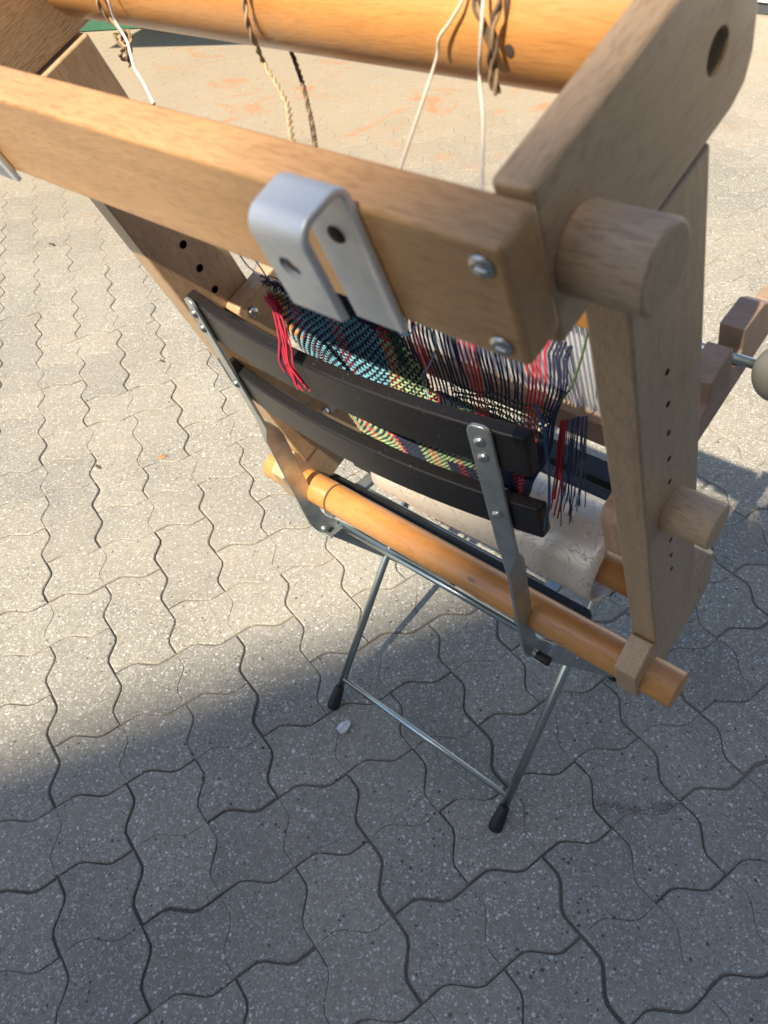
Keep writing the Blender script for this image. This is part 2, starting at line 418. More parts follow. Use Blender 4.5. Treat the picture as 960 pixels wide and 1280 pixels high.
def in_view(p):
    q = p - CAMP; z = q.dot(RZ)
    if z < 0.1: return None
    return (480 + 976.3*q.dot(RX)/z, 640 + 976.3*q.dot(RY)/z, z)
cands = []
for i in range(-60, 70):
    for j in range(-80, 30):
        s = (i + j) % 4
        if s not in (1, 3): continue
        kind = 'H' if s == 3 else 'V'
        c = gw(i+1, j+0.5) if kind == 'H' else gw(i+0.5, j+1)
        if not (-8.5 < c.x < 3.4 and -2.2 < c.y < 6.5): continue
        pr = in_view(c)
        vis = pr is not None and -70 < pr[0] < 1030 and -60 < pr[1] < 1350
        cands.append((0 if vis else 1, (c - CAMP).length, i, j, kind))
cands.sort()
near = cands[:300]; rest = cands[300:]
def paver_xf(i, j, kind, rnd):
    c = gw(i, j)
    return c, rnd.uniform(-0.010, 0.010), Vector((rnd.uniform(-0.0011, 0.0011), rnd.uniform(-0.0011, 0.0011), rnd.uniform(-0.0010, 0.0004))), Vector((rnd.uniform(-0.004, 0.004), rnd.uniform(-0.004, 0.004)))
rp = random.Random(11)
for _, dist, i, j, kind in near:
    c, dz, off, tilt = paver_xf(i, j, kind, rp)
    if dist > 1.9: off.z *= 0.3; tilt *= 0.3
    o = bpy.data.objects.new('paver', PM[kind])
    o.location = c + off; o.rotation_euler = (tilt.x, tilt.y, ANG + dz); link(o, ground)
V, F = [], []
GEO = {k: paver_geom(k, 1) for k in 'HV'}
for _, dist, i, j, kind in rest:
    c, dz, off, tilt = paver_xf(i, j, kind, rp)
    off.z = 0.0; dz *= 0.3; tilt = Vector((0, 0)); off *= 0.5
    M = Matrix.Translation(c + off) @ Euler((tilt.x, tilt.y, ANG + dz)).to_matrix().to_4x4()
    vs, fs = GEO[kind]; b0 = len(V)
    V += [tuple(M @ Vector(p)) for p in vs]; F += [tuple(b0 + x for x in f) for f in fs]
me = bpy.data.meshes.new('far_pavers'); me.from_pydata(V, [], F)
bm = bmesh.new(); bm.from_mesh(me); bmesh.ops.recalc_face_normals(bm, faces=bm.faces)
for f in bm.faces:
    if len(f.verts) > 6 and f.normal.z < 0: f.normal_flip()
bm.to_mesh(me); bm.free()
me.materials.append(pavm)
fp = link(bpy.data.objects.new('paver', me), ground); fp['kind'] = 'stuff'

# ------------------------------------------------------------------ folding chair
chair = empty('folding_chair')
tag(chair, 'folding chair with black slats and galvanised steel frame carrying the loom', 'chair')
def upy(z):  # upright centre line above the bend
    return -0.050 + (0.785 - z) * 0.267
def bslat(z0, z1, xh, name='backrest_slat'):
    secs = []
    for k in range(25):
        x = -xh + 2*xh*k/24 - 0.001
        sag = 0.016 * (1 - (x/0.173)**2)
        th = 0.013; y0 = upy(z0) + 0.002 - sag; y1 = upy(z1) + 0.002 - sag
        secs.append([(x, y0, z0), (x, y0+th, z0+0.003), (x, y1+th, z1+0.003), (x, y1, z1)])
    return loft(name, secs, slatm, chair, 0.0028, 3)
bslat(0.7345, 0.7812, 0.207)
bslat(0.6465, 0.6895, 0.2085)
def rect(c, hx, hn, n, yaw=0.0):
    # a rectangle of half sizes hx (across, near x) and hn (along n), centre c
    ax = Vector((math.cos(yaw), math.sin(yaw), 0)); n = Vector(n).normalized()
    c = Vector(c)
    return [c - ax*hx - n*hn, c + ax*hx - n*hn, c + ax*hx + n*hn, c - ax*hx + n*hn]
for sx in (-1, 1):
    yaw = 0.17 * sx; X = (0.1725 if sx > 0 else 0.1680) * sx
    secs = []
    nrm_up = (0, 0.963, 0.27)
    for (z, hx) in ((0.7885, 0.004), (0.786, 0.0078), (0.780, 0.0098), (0.75, 0.0100), (0.70, 0.0100), (0.64, 0.0100), (0.612, 0.0100)):
        secs.append(rect((X, upy(z) - 0.0015, z), hx, 0.0019, nrm_up, yaw))
    # the bar twists, then shows its narrow edge
    for (y, z, hx, hn) in ((-0.001, 0.602, 0.0086, 0.0042), (0.003, 0.592, 0.0054, 0.0085), (0.006, 0.582, 0.0028, 0.0115), (0.010, 0.57, 0.0021, 0.0123), (0.027, 0.49, 0.0021, 0.0123), (0.040, 0.430, 0.0021, 0.0123)):
        secs.append(rect((X, y, z), hx, hn, (0, 0.97, 0.22), yaw * 0.4))
    for (y, z, ny, nz) in ((0.044, 0.412, 0.93, 0.37), (0.052, 0.396, 0.86, 0.5), (0.075, 0.366, 0.81, 0.58), (0.172, 0.234, 0.81, 0.58), (0.339, 0.006, 0.81, 0.58)):
        secs.append(rect((X, y, z), 0.0021, 0.0118, (0, ny, nz), 0))
    loft('side_rail', secs, galv, chair, 0.0009, 2, 50)
    # screws with washers through the rail into both slats
    for z in (0.771, 0.752, 0.673):
        c = Vector((X, upy(z) - 0.0036, z)); nn = Vector((math.sin(yaw)*0.96, -0.963*math.cos(yaw), -0.27))
        bm = bmesh.new(); tube_bm(bm, [c, c + nn*0.0008, c + nn*0.0026, c + nn*0.0034], 0.0052, 14, True, lambda t: 1.0 if t < .4 else (0.66 if t < .8 else 0.42))
        bmobj('rail_screw', bm, screwm, chair)
    # rear leg tube of the crossing frame, front foot of the flat bar
    lx = 0.166 * sx
    leg = tube('rear_leg', [(lx, 0.004, 0.008), (lx, 0.172, 0.236), (lx, 0.305, 0.418)], 0.0062, tubem, chair, 14)
    fc = bmesh.new(); tube_bm(fc, [(lx, -0.003, 0.0), (lx, -0.001, 0.004), (lx, 0.010, 0.018), (lx, 0.020, 0.0315), (lx, 0.021, 0.033)], 0.0108, 16, True, lambda t: (0.95, 1.0, 0.88, 0.74, 0.6)[int(round(t*4))])
    bmobj('foot_cap', fc, rubber, leg)
    ff = bmesh.new(); box_bm(ff, X-0.008, X+0.008, 0.322, 0.352, 0.0, 0.026)
    bmobj('foot_cap', ff, rubber, chair, True, 0.003)
    box('seat_rail', lx*0.92-0.0085, lx*0.92+0.0085, 0.055, 0.335, 0.416, 0.4245, galv, chair, 0.001)
    box('seat_bracket', X-0.013*(1 if sx < 0 else 1.2), X+0.013, 0.052, 0.083, 0.372, 0.3755, galv, chair, 0.001)
tube('lower_crossbar', [(-0.166, 0.030, 0.045), (0.166, 0.030, 0.045)], 0.0045, tubem, chair, 12)
tube('rear_crossbar', [(-0.168, 0.080, 0.3725), (0.168, 0.080, 0.3725)], 0.0050, tubem, chair, 12)
rod = tube('pivot_stub', [(0.165, 0.052, 0.388), (0.184, 0.052, 0.388)], 0.0042, galv, chair, 12)
rod2 = tube('pivot_stub', [(-0.178, 0.052, 0.388), (-0.160, 0.052, 0.388)], 0.0042, galv, chair, 12)
for x_ in (-0.176, 0.160): tube('cross_bolt', [(x_, 0.1715, 0.2355), (x_+0.016, 0.1715, 0.2355)], 0.0045, galv, chair, 12)
tube('end_cap', [(0.180, 0.052, 0.388), (0.197, 0.052, 0.388)], 0.0062, rubber, rod, 12, 0.001)
tube('end_cap', [(-0.178, 0.052, 0.388), (-0.190, 0.052, 0.388)], 0.0062, rubber, rod2, 12, 0.001)
tube('seat_stay', [(-0.150, 0.128, 0.409), (0.150, 0.128, 0.409)], 0.0048, tubem, chair, 12)
tube('seat_stay', [(-0.166, 0.303, 0.409), (0.166, 0.303, 0.409)], 0.0048, tubem, chair, 12)
for (y0, y1) in ((0.069, 0.1075), (0.143, 0.180), (0.199, 0.236), (0.254, 0.291), (0.302, 0.340)):
    x0, x1, r_ = -0.192, 0.217, 0.009
    yc = (y0+y1)/2
    bm = bmesh.new()
    P = []
    for cx, cy, a0 in ((x1-r_, y1-r_, 0), (x0+r_, y1-r_, 90), (x0+r_, y0+r_, 180), (x1-r_, y0+r_, 270)):
        for k in range(5): a = R(a0 + 22.5*k); P.append((cx + r_*math.cos(a), cy + r_*math.sin(a)))
    lo = [bm.verts.new((x, y, 0.4255)) for x, y in P]; hi = [bm.verts.new((x, y, 0.4395)) for x, y in P]
    bm.faces.new(lo); bm.faces.new(hi)
    for k in range(len(P)): bm.faces.new((lo[k], lo[(k+1) % len(P)], hi[(k+1) % len(P)], hi[k]))
    bmobj('seat_slat', bm, slatm, chair, True, 0.0022, 2, 60)

# ------------------------------------------------------------------ the loom, tilted back against the chair
TILT = R(21)
loom = empty('table_loom', (0, 0.055, 0.458), (TILT, 0, 0))
tag(loom, 'wooden rigid heddle loom standing tilted on the folding chair', 'loom')
LM = Matrix.Translation((0, 0.055, 0.458)) @ Euler((TILT, 0, 0)).to_matrix().to_4x4()
LMI = LM.inverted()
XL0, XL1, XR0, XR1 = -0.211, -0.186, 0.281, 0.306
def side(x0, x1, sgn):
    post = prism('side_post', [(0.0165, 0.03), (0.0165, 0.5595), (0.0905, 0.5595), (0.0905, 0.03)], x0, x1, woodZ, loom, 0.0022, 3)
    foot = prism('foot_bar', [(-0.0230, -0.012), (-0.0212, 0.0445), (0.0135, 0.0605), (0.022, 0.046), (0.128, 0.046), (0.136, 0.038), (0.132, -0.020), (0.118, -0.034), (0.02, -0.036), (-0.018, -0.024)], x0+0.0006, x1-0.0006, woodY, loom, 0.0022, 3)
    arm = prism('upper_arm', [(-0.034, 0.562), (0.108, 0.562), (0.120, 0.566), (0.1265, 0.577), (0.1280, 0.600), (0.125, 0.622), (0.116, 0.636), (0.102, 0.6415), (-0.034, 0.6415)], x0+(0.0085 if x0 > 0 else -0.0005), x1+(0.0006 if x0 > 0 else -0.0030), woodY, loom, 0.0028, 3)
    return post, foot, arm
pL = side(XL0, XL1, 1); pR = side(XR0, XR1, 1)
# row of peg holes: thin dark discs on the posts, inner shade as colour
def hole(parent, x, d, h, r, sx):
    bm = bmesh.new(); n = 14
    a = [bm.verts.new((x + sx*0.0003, d + r*math.cos(2*math.pi*k/n), h + r*math.sin(2*math.pi*k/n))) for k in range(n)]
    b = [bm.verts.new((x - sx*0.0000, d + r*0.86*math.cos(2*math.pi*k/n), h + r*0.86*math.sin(2*math.pi*k/n))) for k in range(n)]
    for k in range(n): bm.faces.new((a[k], a[(k+1) % n], b[(k+1) % n], b[k]))
    bm.faces.new(b)
    return bmobj('peg_hole', bm, groovem, parent)
for h in (0.505, 0.444, 0.413, 0.382, 0.3515, 0.321, 0.229, 0.2, 0.172):
    hole(pR[0], XR1, 0.0485, h, 0.0038 if h > 0.5 else 0.0022, 1)
for h in (0.5, 0.438, 0.407, 0.377, 0.346, 0.316):
    hole(pL[0], XL1, 0.0535, h, 0.0042, 1)
def bore(parent, x, d, h, r, depth, sx):      # big round socket in the arm: cut with a boolean
    bm = bmesh.new(); tube_bm(bm, [(x - sx*depth, d, h), (x + sx*0.01, d, h)], r, 32)
    bmesh.ops.recalc_face_normals(bm, faces=bm.faces)
    me = bpy.data.meshes.new('cut'); bm.to_mesh(me); bm.free()
    c = bpy.data.objects.new('cut', me); COL.objects.link(c); c.parent = loom
    bpy.context.view_layer.update()
    md = parent.modifiers.new('bore', 'BOOLEAN'); md.operation = 'DIFFERENCE'; md.object = c; md.solver = 'EXACT'
    dg = bpy.context.evaluated_depsgraph_get()
    nm = bpy.data.meshes.new_from_object(parent.evaluated_get(dg)); parent.modifiers.remove(md)
    old = parent.data; parent.data = nm; nm.name = old.name
    bpy.data.objects.remove(c)
bore(pR[2], XR1 + 0.0006, 0.0915, 0.6005, 0.0092, 0.013, 1)
bore(pR[1], XR1 - 0.0006, 0.104, 0.004, 0.0038, 0.012, 1)
# the top beam with its bracket and screws
beam = prism('top_beam', [(-0.0575, 0.577), (-0.0575, 0.6388), (-0.0352, 0.6388), (-0.0352, 0.577)], -0.2105, 0.3095, woodX, loom, 0.0032, 4)
for v in beam.data.vertices: v.co.z += (0.3095 - v.co.x)*0.0145     # the beam sits a little higher at its left end
def screw(parent, x, d, h, r=0.0052):
    c = Vector((x, d, h)); n = Vector((0, -1, 0)); s = None
    bm = bmesh.new(); tube_bm(bm, [c + n*0.0001, c + n*0.0010, c + n*0.0022, c + n*0.0014], r, 20, True, lambda t: (1.0, 0.97, 0.70, 0.30)[int(round(t*3))])
    s = bmobj('screw', bm, screwm, parent)
    bm = bmesh.new(); tube_bm(bm, [c + n*0.00142, c + n*0.00165], r*0.34, 6)
    bmobj('socket', bm, groovem, s)
screw(beam, 0.3000, -0.0575, 0.629); screw(beam, 0.2985, -0.0575, 0.587)
screw(beam, -0.2015, -0.0575, 0.636); screw(beam, -0.2015, -0.0575, 0.594)
def hook(x0, x1):
    # flat bar bent over: back plate, rounded top, shorter front lip
    D0, D1, HT = -0.0578, -0.0850, 0.6535; t = 0.0038; r = 0.0085
    outer = [(D0, 0.5745)]; inner = [(D0-t, 0.5745)]
    for k in range(7):
        a = R(15*k); outer.append((D0 - r + r*math.cos(a), HT - r + r*math.sin(a))); inner.append((D0 - r + (r-t)*math.cos(a), HT - r + (r-t)*math.sin(a)))
    for k in range(7):
        a = R(90+15*k); outer.append((D1 + r + r*math.cos(a), HT - r + r*math.sin(a))); inner.append((D1 + r + (r-t)*math.cos(a), HT - r + (r-t)*math.sin(a)))
    outer.append((D1, 0.608)); inner.append((D1+t, 0.6065))
    bm = bmesh.new(); rings = []
    for o_, i_ in zip(outer, inner):
        rings.append([bm.verts.new((x0, *o_)), bm.verts.new((x1, *o_)), bm.verts.new((x1, *i_)), bm.verts.new((x0, *i_))])
    for a, b in zip(rings, rings[1:]):
        for k in range(4): bm.faces.new((a[k], a[(k+1) % 4], b[(k+1) % 4], b[k]))
    bm.faces.new(rings[0]); bm.faces.new(rings[-1])
    o = bmobj('hanging_hook', bm, alu, loom, True, 0.0012, 3, 50)
    bm = bmesh.new(); xc = (x0+x1)/2
    tube_bm(bm, [(xc - 0.001, D1 - 0.01, 0.632), (xc - 0.001, D1 + 0.02, 0.632)], 0.0052, 24)
    bmesh.ops.recalc_face_normals(bm, faces=bm.faces)
    me = bpy.data.meshes.new('cut'); bm.to_mesh(me); bm.free(); c = bpy.data.objects.new('cut', me); COL.objects.link(c); c.parent = loom
    bpy.context.view_layer.update()
    md = o.modifiers.new('b', 'BOOLEAN'); md.operation = 'DIFFERENCE'; md.object = c; md.solver = 'EXACT'
    dg = bpy.context.evaluated_depsgraph_get(); nm = bpy.data.meshes.new_from_object(o.evaluated_get(dg)); o.modifiers.remove(md); o.data = nm
    bpy.data.objects.remove(c)
    bm = bmesh.new(); cc = Vector((xc, D0 - t, 0.6265)); n = Vector((0, -1, 0))
    tube_bm(bm, [cc + n*0.0001, cc + n*0.0008, cc + n*0.0016], 0.0042, 18, True, lambda t: (1, 0.9, 0.5)[int(round(t*2))])
    bmobj('screw', bm, groovem, o)
    return o
hook(0.2215, 0.2495); hook(-0.0885, -0.0605).location.z = 0.0040
# dowels and pegs
tube('bottom_dowel', [(-0.252, 0.001, 0.0), (-0.19, 0.001, 0.0), (-0.137, 0.001, 0.0)], 0.0200, woodO, loom, 40, 0.0018)
tube('bottom_dowel', [(-0.1345, 0.001, 0.0), (0.338, 0.001, 0.0)], 0.0200, woodO, loom, 40, 0.0018)
tube('dowel_groove', [(-0.138, 0.001, 0.0), (-0.134, 0.001, 0.0)], 0.0186, groovem, loom, 32)
tube('round_peg', [(0.3060, -0.0135, 0.5970), (0.3410, -0.0135, 0.5970)], 0.0176, woodP, loom, 44, 0.0016)
tube('round_peg', [(0.3050, 0.0490, 0.2830), (0.3420, 0.0490, 0.2830)], 0.0175, woodP, loom, 40, 0.0014)
tube('round_peg', [(-0.2105, 0.0490, 0.2830), (-0.2450, 0.0490, 0.2830)], 0.0185, woodP, loom, 40, 0.0014)
tube('round_peg', [(-0.2105, -0.0125, 0.5985), (-0.2500, -0.0125, 0.5985)], 0.0182, woodP, loom, 44, 0.0016)
roller = tube('warp_roller', [(-0.184, 0.110, 0.600), (0.2895, 0.110, 0.600)], 0.0350, woodF, loom, 64, 0.0012)
bm = bmesh.new()
c = Vector((0.2188, 0.0751, 0.6025)); nn = (c - Vector((0.2188, 0.110, 0.600))).normalized()
tube_bm(bm, [c - nn*0.001, c + nn*0.0006], 0.0026, 12); bmobj('drilled_hole', bm, groovem, roller)
tube('cloth_roller', [(-0.184, 0.052, 0.088), (0.281, 0.052, 0.088)], 0.0165, woodO, loom, 32)
prism('roller_block', [(0.026, 0.206), (0.026, 0.262), (0.032, 0.270), (0.060, 0.270), (0.060, 0.200), (0.034, 0.200)], 0.2585, 0.2808, woodK, loom, 0.0028, 3)
# heddle holders: long notched bars on the inner face of each post
HP = [(0.050, 0.222), (0.050, 0.280), (0.056, 0.286), (0.105, 0.286), (0.105, 0.262), (0.122, 0.258), (0.138, 0.262), (0.139, 0.248), (0.158, 0.252), (0.160, 0.278), (0.196, 0.280), (0.197, 0.256), (0.204, 0.248), (0.214, 0.256), (0.215, 0.280), (0.250, 0.274), (0.262, 0.262), (0.272, 0.240), (0.300, 0.236), (0.300, 0.216)]
def holder(x0, x1):
    return prism('heddle_holder', HP, x0, x1, woodR if x0 > 0 else woodY, loom, 0.0016, 2)
holder(0.2595, 0.2808)
prism('heddle_holder', [(0.050, 0.225), (0.050, 0.291), (0.055, 0.295), (0.235, 0.295), (0.235, 0.225)], -0.1858, -0.1645, woodY, loom, 0.002, 2)
def nut(parent, x, d, h):
    bm = bmesh.new(); c = Vector((x, d, h)); n = Vector((1, 0, 0))
    tube_bm(bm, [c, c + n*0.003, c + n*0.0055, c + n*0.0075], 0.0062, 16, True, lambda t: (1, 1, 0.8, 0.35)[int(round(t*3))])
    bmobj('cap_nut', bm, screwm, parent)
nut(loom, -0.1645, 0.064, 0.280); nut(loom, -0.1856, 0.078, 0.064)
tube('ratchet_rod', [(0.2, 0.2035, 0.258), (0.305, 0.2035, 0.258)], 0.0042, tubem, loom, 14)
bm = bmesh.new(); bmesh.ops.create_uvsphere(bm, u_segments=32, v_segments=20, radius=0.0235)
for v in bm.verts: v.co.x *= 0.95
bmesh.ops.translate(bm, verts=bm.verts, vec=(0.3175, 0.2035, 0.2575))
bmobj('knob', bm, plain('pale_knob', (0.46, 0.42, 0.31), 0.5, 0.08, 25), loom, True)

# ------------------------------------------------------------------ heddle (reed)
hed = empty('heddle_reed', LM @ Vector((0.03, 0.122, 0.205)), (TILT, 0, 0))
tag(hed, 'white plastic heddle reed in wooden frame behind the warp threads', 'weaving reed')
def hb(name, x0, x1, y0, y1, z0, z1, mat, parent, bev=0.0):
    return box(name, x0-0.03, x1-0.03, y0-0.122, y1-0.122, z0-0.205, z1-0.205, mat, parent, bev)
hb('lower_bar', -0.150, 0.2575, 0.112, 0.132, 0.205, 0.240, woodR, hed, 0.002)
hb('upper_bar', -0.150, 0.2575, 0.112, 0.132, 0.364, 0.392, woodO, hed, 0.002)
wplast = plain('white_reed_plastic', (0.80, 0.80, 0.82), 0.35, 0.04, 60)
bm = bmesh.new(); x = -0.143
while x < 0.252:
    box_bm(bm, x-0.03, x+0.0017-0.03, -0.0015, 0.0015, 0.0352, 0.1588); x += 0.0046
rd = bmobj('reed_dents', bm, wplast, hed); rd['kind'] = 'stuff'

# ------------------------------------------------------------------ colour-attribute yarn material
def yarnmat():
    m, nt, b = newmat('cotton_yarn')
    a = nt.nodes.new('ShaderNodeAttribute'); a.attribute_name = 'Col'
    n = noise(nt, mapping(nt), 1500, 2, 0.6); f = ramp(nt, n.outputs[0], [(0.3, (0.72, 0.72, 0.72)), (0.7, (1.2, 1.2, 1.2))])
    c = mixc(nt, 1.0, a.outputs['Color'], f.outputs[0], 'MULTIPLY')
    nt.links.new(c, b.inputs['Base Color']); b.inputs['Roughness'].default_value = 0.85
    b.inputs['Sheen Weight'].default_value = 0.08; b.inputs['Specular IOR Level'].default_value = 0.12
    return m
yarn = yarnmat()
NAVY, RED, BLUE, GREEN, OLIVE, CREAM, ORANGE, TEAL, DKGREEN = (0.022, 0.028, 0.055), (0.42, 0.022, 0.045), (0.13, 0.31, 0.40), (0.27, 0.37, 0.18), (0.14, 0.17, 0.08), (0.58, 0.47, 0.30), (0.60, 0.25, 0.07), (0.13, 0.29, 0.34), (0.055, 0.085, 0.05)
class Yarns:
    def __init__(s): s.V = []; s.F = []; s.C = []
    def add(s, pts, r, cols, n=4):
        rl = r if isinstance(r, list) else [r]*len(pts)
        """pts: list of Vector, cols: colour per point"""
        last = None; b0 = len(s.V); L = len(pts)
        for i, p in enumerate(pts):
            t = pts[min(i+1, L-1)] - pts[max(i-1, 0)]
            if t.length < 1e-9: t = Vector((0, 0, 1))
            t.normalize()
            if last is None: u = t.cross(Vector((0.3, 0.9, 0.2))).normalized()
            else:
                u = last - t*last.dot(t); u = u.normalized() if u.length > 1e-6 else t.orthogonal().normalized()
            last = u; v = t.cross(u)
            for k in range(n):
                a = 2*math.pi*(k+0.5)/n; s.V.append(tuple(p + (u*math.cos(a) + v*math.sin(a))*rl[i])); s.C.append(cols[i] if isinstance(cols, list) else cols)
        for i in range(L-1):
            for k in range(n): s.F.append((b0+i*n+k, b0+i*n+(k+1) % n, b0+(i+1)*n+(k+1) % n, b0+(i+1)*n+k))
    def build(s, name, parent):
        me = bpy.data.meshes.new(name); me.from_pydata(s.V, [], s.F)
        ca = me.color_attributes.new('Col', 'FLOAT_COLOR', 'POINT')
        flat = []
        for c in s.C: flat += [c[0], c[1], c[2], 1.0]
        ca.data.foreach_set('color', flat)
        me.polygons.foreach_set('use_smooth', [True]*len(me.polygons))
        me.materials.append(yarn)
        return link(bpy.data.objects.new(name, me), parent)
CL = [[(-0.026, 0.027, 0.409), (0.029, 0.045, 0.409), (0.068, 0.07, 0.37), (0.122, 0.095, 0.345), (0.189, 0.112, 0.318)], [(-0.062, 0.04, 0.346), (-0.0, 0.05, 0.332), (0.064, 0.065, 0.315), (0.128, 0.08, 0.297), (0.196, 0.085, 0.3)], [(-0.079, 0.05, 0.249), (-0.023, 0.055, 0.241), (0.058, 0.06, 0.238), (0.136, 0.065, 0.254), (0.195, 0.065, 0.268)], [(-0.049, 0.042, 0.196), (0.013, 0.04, 0.197), (0.096, 0.038, 0.232), (0.155, 0.036, 0.247), (0.192, 0.036, 0.246)], [(-0.03, 0.034, 0.169), (0.04, 0.032, 0.183), (0.105, 0.03, 0.208), (0.16, 0.03, 0.228), (0.181, 0.03, 0.222)]]
CLV = [[Vector(p) for p in r] for r in CL]
def cr(a, b, c, d, t): return 0.5*((2*b) + (c-a)*t + (2*a-5*b+4*c-d)*t*t + (3*b-a-3*c+d)*t**3)
def crow(r, u):
    n = len(r)-1; x = min(max(u, 0), 0.99999)*n; i = int(x); t = x-i
    return cr(r[max(i-1, 0)], r[i], r[i+1], r[min(i+2, n)], t)
def CS(u, v):
    n = len(CLV)-1; x = min(max(v, 0), 0.99999)*n; i = int(x); t = x-i
    rr = [crow(CLV[k], u) for k in (max(i-1, 0), i, i+1, min(i+2, n))]
    return cr(*rr, t)
CS0 = CS
def CS(u, v):
    p = CS0(u, v); e = 0.02
    k = math.sin(3.14159*min(1, v*1.1))
    return p + Vector((0.0016*math.sin(v*17+u*5), -0.0030*math.sin(u*11+0.6)*math.sin(v*8+0.4)*k, 0.0020*math.sin(u*23+v*9)*k + 0.0012*math.sin(u*51)*k))
def CN(u, v):
    e = 0.01; a = CS(min(u+e, 1), v) - CS(max(u-e, 0), v); b = CS(u, min(v+e, 1)) - CS(u, max(v-e, 0))
    n = a.cross(b)
    n = n.normalized() if n.length > 1e-12 else Vector((0, -1, 0))
    return n if n.y < 0 else -n
cloth = empty('woven_cloth', (0, 0.055, 0.458), (TILT, 0, 0))
tag(cloth, 'unfinished colourful weaving in navy, red, blue and green yarn on the loom', 'weaving')
NW = 78; NF = 60
ry = random.Random(5)
warp_red = [(0.10, 0.135), (0.235, 0.275), (0.40, 0.43), (0.525, 0.56), (0.68, 0.735), (0.86, 0.92)]
def warp_col(u):
    for a, b in warp_red:
        if a < u < b: return RED
    if 0.0 < u < 0.045: return (0.30, 0.22, 0.12)
    return NAVY
def weft_state(u, v):
    """None where no weft is laid, else its colour"""
    if u < 0.48:
        if 0.44 < u and v < 0.42: return DKGREEN if v < 0.3 else GREEN
        if u > 0.08 and v < 0.02 + 0.36*u: return NAVY  # navy wedge puts the beam's shadow into the weft colour
        if v < 0.06: return CREAM
        if u < 0.09 and v < 0.34: return ORANGE if (0.05 < u) else CREAM
        if u > 0.40 and v < 0.46: return GREEN if v > 0.2 else OLIVE
        if v < 0.50: return BLUE
        if v < 0.60: return TEAL
        if v < 0.70: return NAVY
        return NAVY if 0.26 < u < 0.36 else GREEN
    if u < 0.62:
        lim = 0.16 + (u-0.48)*3.2
        if v < lim: return None
        return GREEN if (v < lim + 0.24 or 0.74 < v < 0.86) else NAVY
    if v < 0.30 or u > 0.965: return None
    if v < 0.52: return (DKGREEN if int(v*200) % 3 else OLIVE)
    return NAVY if u > 0.75 else OLIVE
Y1 = Yarns()
us = [(k+0.5)/NW for k in range(NW)]
STEP = 2
for k, u in enumerate(us):
    pts = []; cols = []; rad = []
    col = warp_col(u); jit = tuple(c*ry.uniform(0.8, 1.25) for c in col)
    wob = ry.uniform(-0.006, 0.006); ph = ry.uniform(0, 6.28)
    vmax = 1.0
    for j in range(NF*STEP+1):
        v = j/(NF*STEP)
        st = weft_state(u, v)
        open_ = st is None
        n = CN(u, v) if (j % 6 == 0) else n
        du = 0.0028*math.sin(v*14+ph) if open_ else 0
        amp = 0.0 if open_ else 0.00125*math.sin(math.pi*(j/STEP) + math.pi*k)
        rad.append(0.00100 if open_ else (0.00085 if u > 0.6 and v < 0.52 else 0.00120))
        p = CS(min(1, max(0, u+du)), v) + n*amp
        pts.append(p); cols.append(jit)
    # the upper end runs on through the reed
    if u > 0.42:
        p0 = pts[0]; d = (Vector((p0.x, 0.122, p0.z+0.006)) - p0)
        pts = [p0 + d] + pts; cols = [jit] + cols; rad = [rad[0]] + rad
    Y1.add(pts, rad, cols, 5)
wy = Y1.build('warp_yarn', cloth); wy['kind'] = 'stuff'
Y2 = Yarns()
for j in range(NF):
    v = (j+0.5)/NF; run = []; cols = []; loose = False
    def flush():
        global run, cols
        if len(run) > 4: Y2.add(run, 0.00132 if not loose else 0.00095, cols, 5)
        run = []; cols = []
    rowj = ry.uniform(0.85, 1.15)
    for q in range(NW*2+1):
        u = q/(NW*2)
        st = weft_state(u, v)
        if st is None: flush(); continue
        lw = u > 0.62 and v < 0.52
        if lw != loose: flush()
        loose = lw
        if loose and j % 2: flush(); continue
        if q % 6 == 0 or not run: n2 = CN(u, v)
        amp = -0.00125*math.sin(math.pi*q/2 + math.pi*j) * (0.6 if loose else 1.0)
        vv = v + (0.006*math.sin(u*40+j) if loose else 0.0035*math.sin(u*19+j*0.35) + 0.0018*math.sin(u*63+j*1.7))
        run.append(CS(u, vv) + n2*amp*1.0); k_ = rowj*(1 + 0.22*math.sin(q*1.9+j*2.3)); cols.append(tuple(c*k_ for c in st))
    flush()
wf = Y2.build('weft_yarn', cloth); wf['kind'] = 'stuff'
# loose warp ends hanging on the right over the paper
def hang(Y, top, ln, col, r, sway=0.01, lean=(0, 0, 0), seg=12, sl=0.0):
    """top in loom space; hangs straight down in the world"""
    w0 = LM @ Vector(top); pts = []; ph = ry.uniform(0, 6.28); f = ry.uniform(3, 7)
    for k in range(seg+1):
        t = k/seg
        p = w0 + Vector((lean[0]*t + sway*0.25*math.sin(f*t+ph)*t, lean[1]*t + sway*0.25*math.cos(f*t*0.8+ph)*t, -ln*t))
        pts.append(LMI @ p)
    Y.add(pts, r, col, 4)
Y3 = Yarns()
for k in range(24):
    t = k/23
    red = t < 0.25
    hang(Y3, (0.197 + 0.026*t + ry.uniform(-.001, .001), 0.080, 0.283 + 0.024*t), 0.100 + ry.uniform(-0.02, 0.022), RED if red else (0.05*ry.uniform(.6, 1.3), 0.075*ry.uniform(.6, 1.3), 0.12), 0.00075 if red else 0.0005, 0.006, (ry.uniform(-0.003, 0.003) + 0.004*t, 0.0, 0))
fr = Y3.build('hanging_warp_ends', cloth); fr['kind'] = 'stuff'
